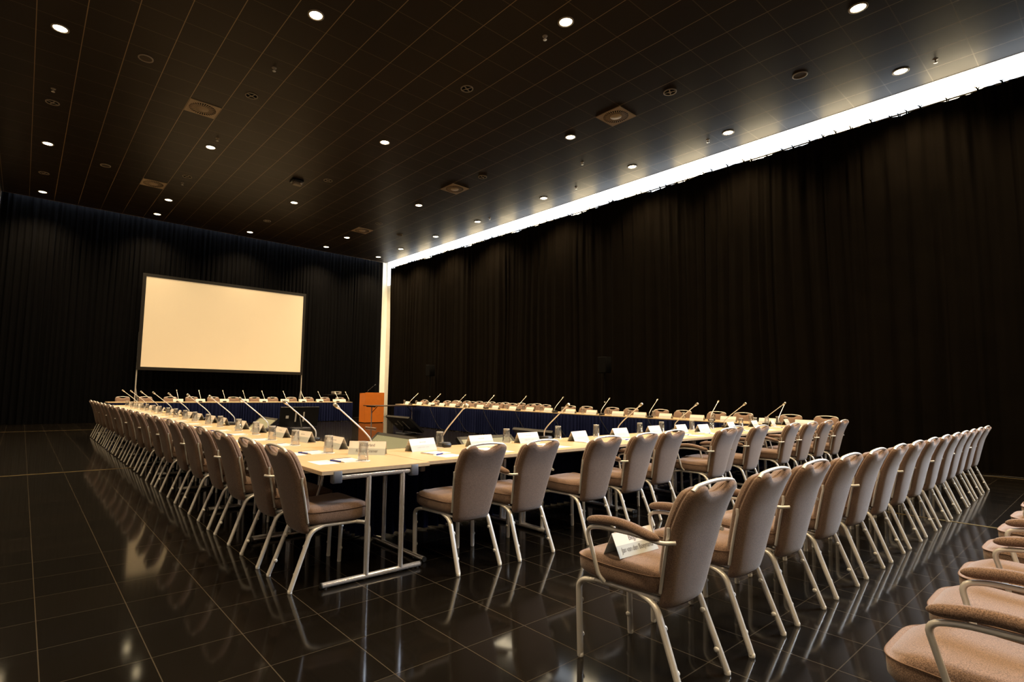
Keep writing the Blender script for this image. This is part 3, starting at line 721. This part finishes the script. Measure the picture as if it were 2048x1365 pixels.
# ------------------------------------------------------------------ podium, cart, side table
t = empty('lectern', (10.36, 18.3, 0)); tag(t, 'plain orange wood lectern with a thin microphone beside the skirted tables', 'lectern')
MB().box((0, -.2, .58), (.80, .03, 1.12)).build('front_panel', 'orange', t)
for sx in (-1, 1): MB().box((sx * .385, .03, .56), (.03, .44, 1.08)).build('side_panel', 'orange', t)
MB().box((0, .03, 1.105), (.80, .45, .025), rot=Matrix.Rotation(-.04, 3, 'X')).build('top_board', 'orange', t)
MB().box((0, .02, .02), (.78, .40, .04)).build('plinth', 'frame_black', t); MB().box((0, .05, .6), (.74, .38, .02)).build('shelf', 'orange', t)
g = MB().tube(fillet([(-.24, .0, 1.11), (-.18, .0, 1.22), (.08, -.02, 1.42)], .08, 4), .006, 6).build('gooseneck', 'black_plastic', t)
MB().tube([(.075, -.02, 1.415), (.12, -.024, 1.45)], .011, 7).build('microphone_head', 'grey_plastic', g)

t = empty('media_cart', (10.33, 21.35, 0)); tag(t, 'dark equipment cart behind the chairs by the projection screen', 'cart')
MB().box((0, 0, 1.0), (.98, .5, .03)).build('top_shelf', 'frame_black', t); MB().box((0, .2, .55), (.92, .03, .86)).build('back_panel', 'table_dark', t)
for sx in (-1, 1): MB().box((sx * .45, 0, .55), (.03, .46, .88)).build('side_panel', 'table_dark', t)
MB().box((0, 0, .12), (.92, .46, .03)).build('bottom_shelf', 'frame_black', t)
for sx in (-1, 1):
    for sy in (-.18, .18): MB().lathe([(.05, -.015), (.05, .015)], 12, (sx * .42, sy, .05), rot=Matrix.Rotation(PI / 2, 3, 'Y'), caps=True).build('caster', 'black_rubber', t)
t = empty('projector', (10.33, 21.28, 1.015)); tag(t, 'small projector with a pale front frame on the dark cart', 'projector')
MB().rbox((0, .03, .07), (.36, .28, .12), .03).build('body', 'fixture', t)
m = MB(); w, h = .22, .12
for sx in (-1, 1): m.box((-.03 + sx * (w / 2), -.125, .075), (.018, .02, h))
for sz in (-1, 1): m.box((-.03, -.125, .075 + sz * (h / 2 - .009)), (w, .02, .018))
m.build('front_frame', 'white_plastic', t); MB().lathe([(.04, 0), (.035, .03), (.0005, .031)], 14, (-.03, -.11, .075), rot=Matrix.Rotation(PI / 2, 3, 'X')).build('lens', 'black_plastic', t)

t = empty('folding_table', (9.55, 15.55, 0)); tag(t, 'bare dark folding table standing alone inside the square near the lectern', 'table')
MB().box((0, 0, .728), (1.75, .70, .024)).build('tabletop', 'table_dark', t)
for sx in (-1, 1):
    x = sx * .78; l = MB().tube([(x, -.05, .03), (x, -.05, .715)], .017, 10).build('leg', 'chrome', t)
    MB().tube([(x, -.36, .025), (x, .3, .025)], .018, 10).build('base_tube', 'chrome', l); MB().tube([(x, -.28, .70), (x, .28, .70)], .015, 8).build('top_tube', 'black_plastic', l)
    MB().tube([(x, -.05, .5), (x - sx * .2, -.05, .70)], .012, 8).build('brace', 'black_plastic', l)

# ------------------------------------------------------------------ floor monitors
def monitor(name, loc, rz, W, Hh, tilt, painted_glow, label, zb=.06):
    """bottom edge at the origin line, screen facing local -y and tilted back"""
    t = empty(name, loc, rz); tag(t, label, 'monitor', 'floor monitors inside the square of tables')
    R = Matrix.Rotation(-tilt, 3, 'X'); up = R @ Vector((0, 0, 1)); out = R @ Vector((0, -1, 0)); c = Vector((0, 0, zb)) + up * (Hh / 2)
    MB().box(c, (W, .05, Hh), rot=R).build('housing', 'black_plastic', t)
    MB().box(c + out * .027, (W - .07, .004, Hh - .07), rot=R).build('display', 'display' if painted_glow else 'black_plastic', t)
    m = MB(); bz = .030
    for sx in (-1, 1): m.box(c + out * .028 + Vector((sx * (W / 2 - bz), 0, 0)), (bz * 2, .012, Hh), rot=R)
    for s in (-1, 1): m.box(c + out * .028 + up * (s * (Hh / 2 - bz)), (W, .012, bz * 2), rot=R)
    m.build('bezel', 'frame_black', t)
    b = -out
    st = MB().rbox((0, .18, .012), (.55, .42, .024), .05).build('stand_base', 'grey_plastic', t)
    p = c + b * .03; MB().tube([(0, .28, .02), tuple(p)], .03, 8).build('stand_post', 'black_plastic', st)
    for sx in (-.13, .13): MB().box(c + b * .03 + Vector((sx, 0, 0)), (.045, .012, Hh * .5), rot=R).build('mount_rail', 'white_plastic', t)
    MB().box(c + b * .028 + Vector((.40, 0, .0)), (.09, .004, .09), rot=R).build('rating_label', 'paper', t)
    return t
TILT = math.radians(50)
monitor('monitor', (4.45, 7.85, 0), -R90, 1.25, .66, TILT, True, 'monitor with painted reflection lying tilted towards the aisle tables, the one nearer the table corner')
monitor('monitor', (4.42, 13.85, 0), -R90, 1.25, .66, TILT, True, 'monitor with painted reflection lying tilted towards the aisle tables, the one nearer the projection screen')
monitor('monitor', (8.9, 13.36, 0), R90, 1.25, .66, TILT, False, 'black monitor seen from its back, tilted towards the curtain-side tables near the lectern')
monitor('monitor', (8.85, 8.0, 0), R90, 1.15, .62, TILT, False, 'black monitor seen from its edge, tilted towards the middle of the curtain-side tables')
monitor('monitor', (6.85, 16.75, 0), PI, 1.25, .62, math.radians(12), False, 'black monitor showing its back with white mount rails, facing the projection screen tables')
monitor('monitor', (6.25, 6.62, 0), 0, 1.25, .64, TILT, True, 'monitor with painted reflection lying tilted towards the near table row')

# ------------------------------------------------------------------ loudspeakers by the black curtain
for i, (y, lab) in enumerate(((9.1, 'black loudspeaker on a stand against the black curtain, the one nearer the viewer'), (17.4, 'black loudspeaker on a stand against the black curtain, the one nearer the lectern'))):
    t = empty('loudspeaker', (12.42, y, 0)); tag(t, lab, 'loudspeaker', 'loudspeakers on stands')
    c = MB().rbox((0, 0, 2.04), (.26, .29, .45), .03).build('cabinet', 'dark_hole', t); MB().box((-.132, 0, 2.04), (.006, .25, .41)).build('grille', 'dark_hole', c)
    MB().tube([(0, 0, .35), (0, 0, 1.82)], .017, 8).build('pole', 'dark_hole', t); MB().lathe([(.02, 0), (.02, .03)], 10, (0, 0, 1.0), caps=True).build('collar', 'white_plastic', t)
    for k in range(3):
        a = PI + k * 2 * PI / 3; MB().tube([(0, 0, .62), (.26 * math.cos(a), .38 * math.sin(a), .012)], .011, 6).build('leg', 'black_plastic', t)

# ------------------------------------------------------------------ cables
def cable(pts, r, label, group):
    P = [Vector(p) for p in pts]; o0 = Vector((P[0].x, P[0].y, 0)); out = []
    for i in range(len(P) - 1):
        a, b, c, d = P[max(i - 1, 0)], P[i], P[i + 1], P[min(i + 2, len(P) - 1)]
        for k in range(6):
            q = k / 6; out.append(.5 * ((2 * b) + (c - a) * q + (2 * a - 5 * b + 4 * c - d) * q * q + (3 * b - a - 3 * c + d) * q ** 3) - o0)
    out.append(P[-1] - o0); o = MB().tube(out, r, 5).build('cable', 'black_rubber'); o.location = o0; tag(o, label, 'cable', group); return o
for i, y in enumerate(micR[1:9]):
    cable([(10.60, y, .765), (10.535, y - .02, .745), (10.49, y - .12, .60), (10.48, y - .45, .22), (10.46, y - .75, .03), (10.40, y - 1.2, .006)], .005, 'thin black microphone cable hanging over the navy skirt by the curtain, %s from near end' % ORD[i], 'microphone cables on the navy skirt')
cable([(1.95, 5.2, .006), (2.1, 4.6, .006), (2.2, 4.25, .006), (2.5, 4.28, .006), (3.4, 4.22, .006), (4.6, 4.25, .006), (5.6, 4.2, .006)], .006, 'black floor cable lying under the near table row', None)
cable([(11.3, 1.9, .006), (11.9, 2.5, .006), (12.1, 1.9, .006), (12.5, 1.3, .006), (12.6, .5, .006)], .006, 'black cable looped on the floor at the foot of the curtain', None)
cable([(6.4, 16.5, .006), (6.0, 16.2, .006), (5.6, 16.6, .006), (5.2, 17.6, .006), (5.3, 19.5, .006)], .006, 'black cable on the floor beside the monitor showing its back', None)

# ------------------------------------------------------------------ lights
def area(name, loc, rot, sx, sy, power, color, spread=180):
    l = bpy.data.lights.new(name, 'AREA'); l.shape = 'RECTANGLE'; l.size = sx; l.size_y = sy; l.energy = power; l.color = color; l.spread = math.radians(spread)
    o = bpy.data.objects.new(name, l); COL.objects.link(o); o.location = loc; o.rotation_euler = rot; return o
def aim(o, target): o.rotation_euler = (Vector(target) - o.location).to_track_quat('-Z', 'Y').to_euler()
# unseen fill lamp added high by the curtain, bluish light on the chairs
o = area('daylight_fill', (12.3, -1.7, 6.0), (0, 0, 0), 2.6, 1.8, 500, (.76, .86, 1.0), 100); aim(o, (4.5, 0.6, .5))
# unseen lamp added behind the black curtain's end to light the white corner
o = area('corner_fill', (13.08, 21.0, 3.6), (0, 0, 0), .16, 6.4, 60, (1.0, .80, .50)); aim(o, (13.05, 22.4, 3.6))
# cool grazing strip above the back curtain
o = area('pelmet_strip', (5.9, YB - .09, 7.42), (0, 0, 0), 13.2, .05, 110, (.72, .82, 1.0)); aim(o, (5.9, YB - .02, 3.0))
w = bpy.data.worlds.new('World'); scene.world = w; w.use_nodes = True
w.node_tree.nodes['Background'].inputs[0].default_value = (.02, .022, .026, 1); w.node_tree.nodes['Background'].inputs[1].default_value = .3

# ------------------------------------------------------------------ camera
cd = bpy.data.cameras.new('camera'); cam = bpy.data.objects.new('camera', cd); COL.objects.link(cam); scene.camera = cam
r_ = Vector((0.7697941, -0.6380968, 0.0157959)); u_ = Vector((-0.0697016, -0.0594366, 0.9957957)); w_ = Vector((0.6344751, 0.7676587, 0.0902303))
mt = Matrix((r_, u_, -w_)).transposed().to_4x4(); mt.translation = (0, 0, 1.27); cam.matrix_world = mt
cd.sensor_fit = 'HORIZONTAL'; cd.sensor_width = 36; cd.lens = 1075.26 * 36 / 2048; cd.shift_x = (1024 - 937.97) / 2048; cd.shift_y = (684.407 - 682.5) / 2048; cd.clip_start = .02; cd.clip_end = 100
scene.view_settings.view_transform = 'Standard'; scene.view_settings.look = 'None'; scene.view_settings.exposure = 0.0; scene.view_settings.gamma = 1.0
scene.cycles.use_denoising = True
scene.cycles.max_bounces = 8; scene.cycles.diffuse_bounces = 3; scene.cycles.glossy_bounces = 4; scene.cycles.transmission_bounces = 6; scene.cycles.transparent_max_bounces = 6
scene.cycles.sample_clamp_indirect = 4.0; scene.cycles.caustics_reflective = False; scene.cycles.caustics_refractive = False
scene.cycles.use_light_tree = True
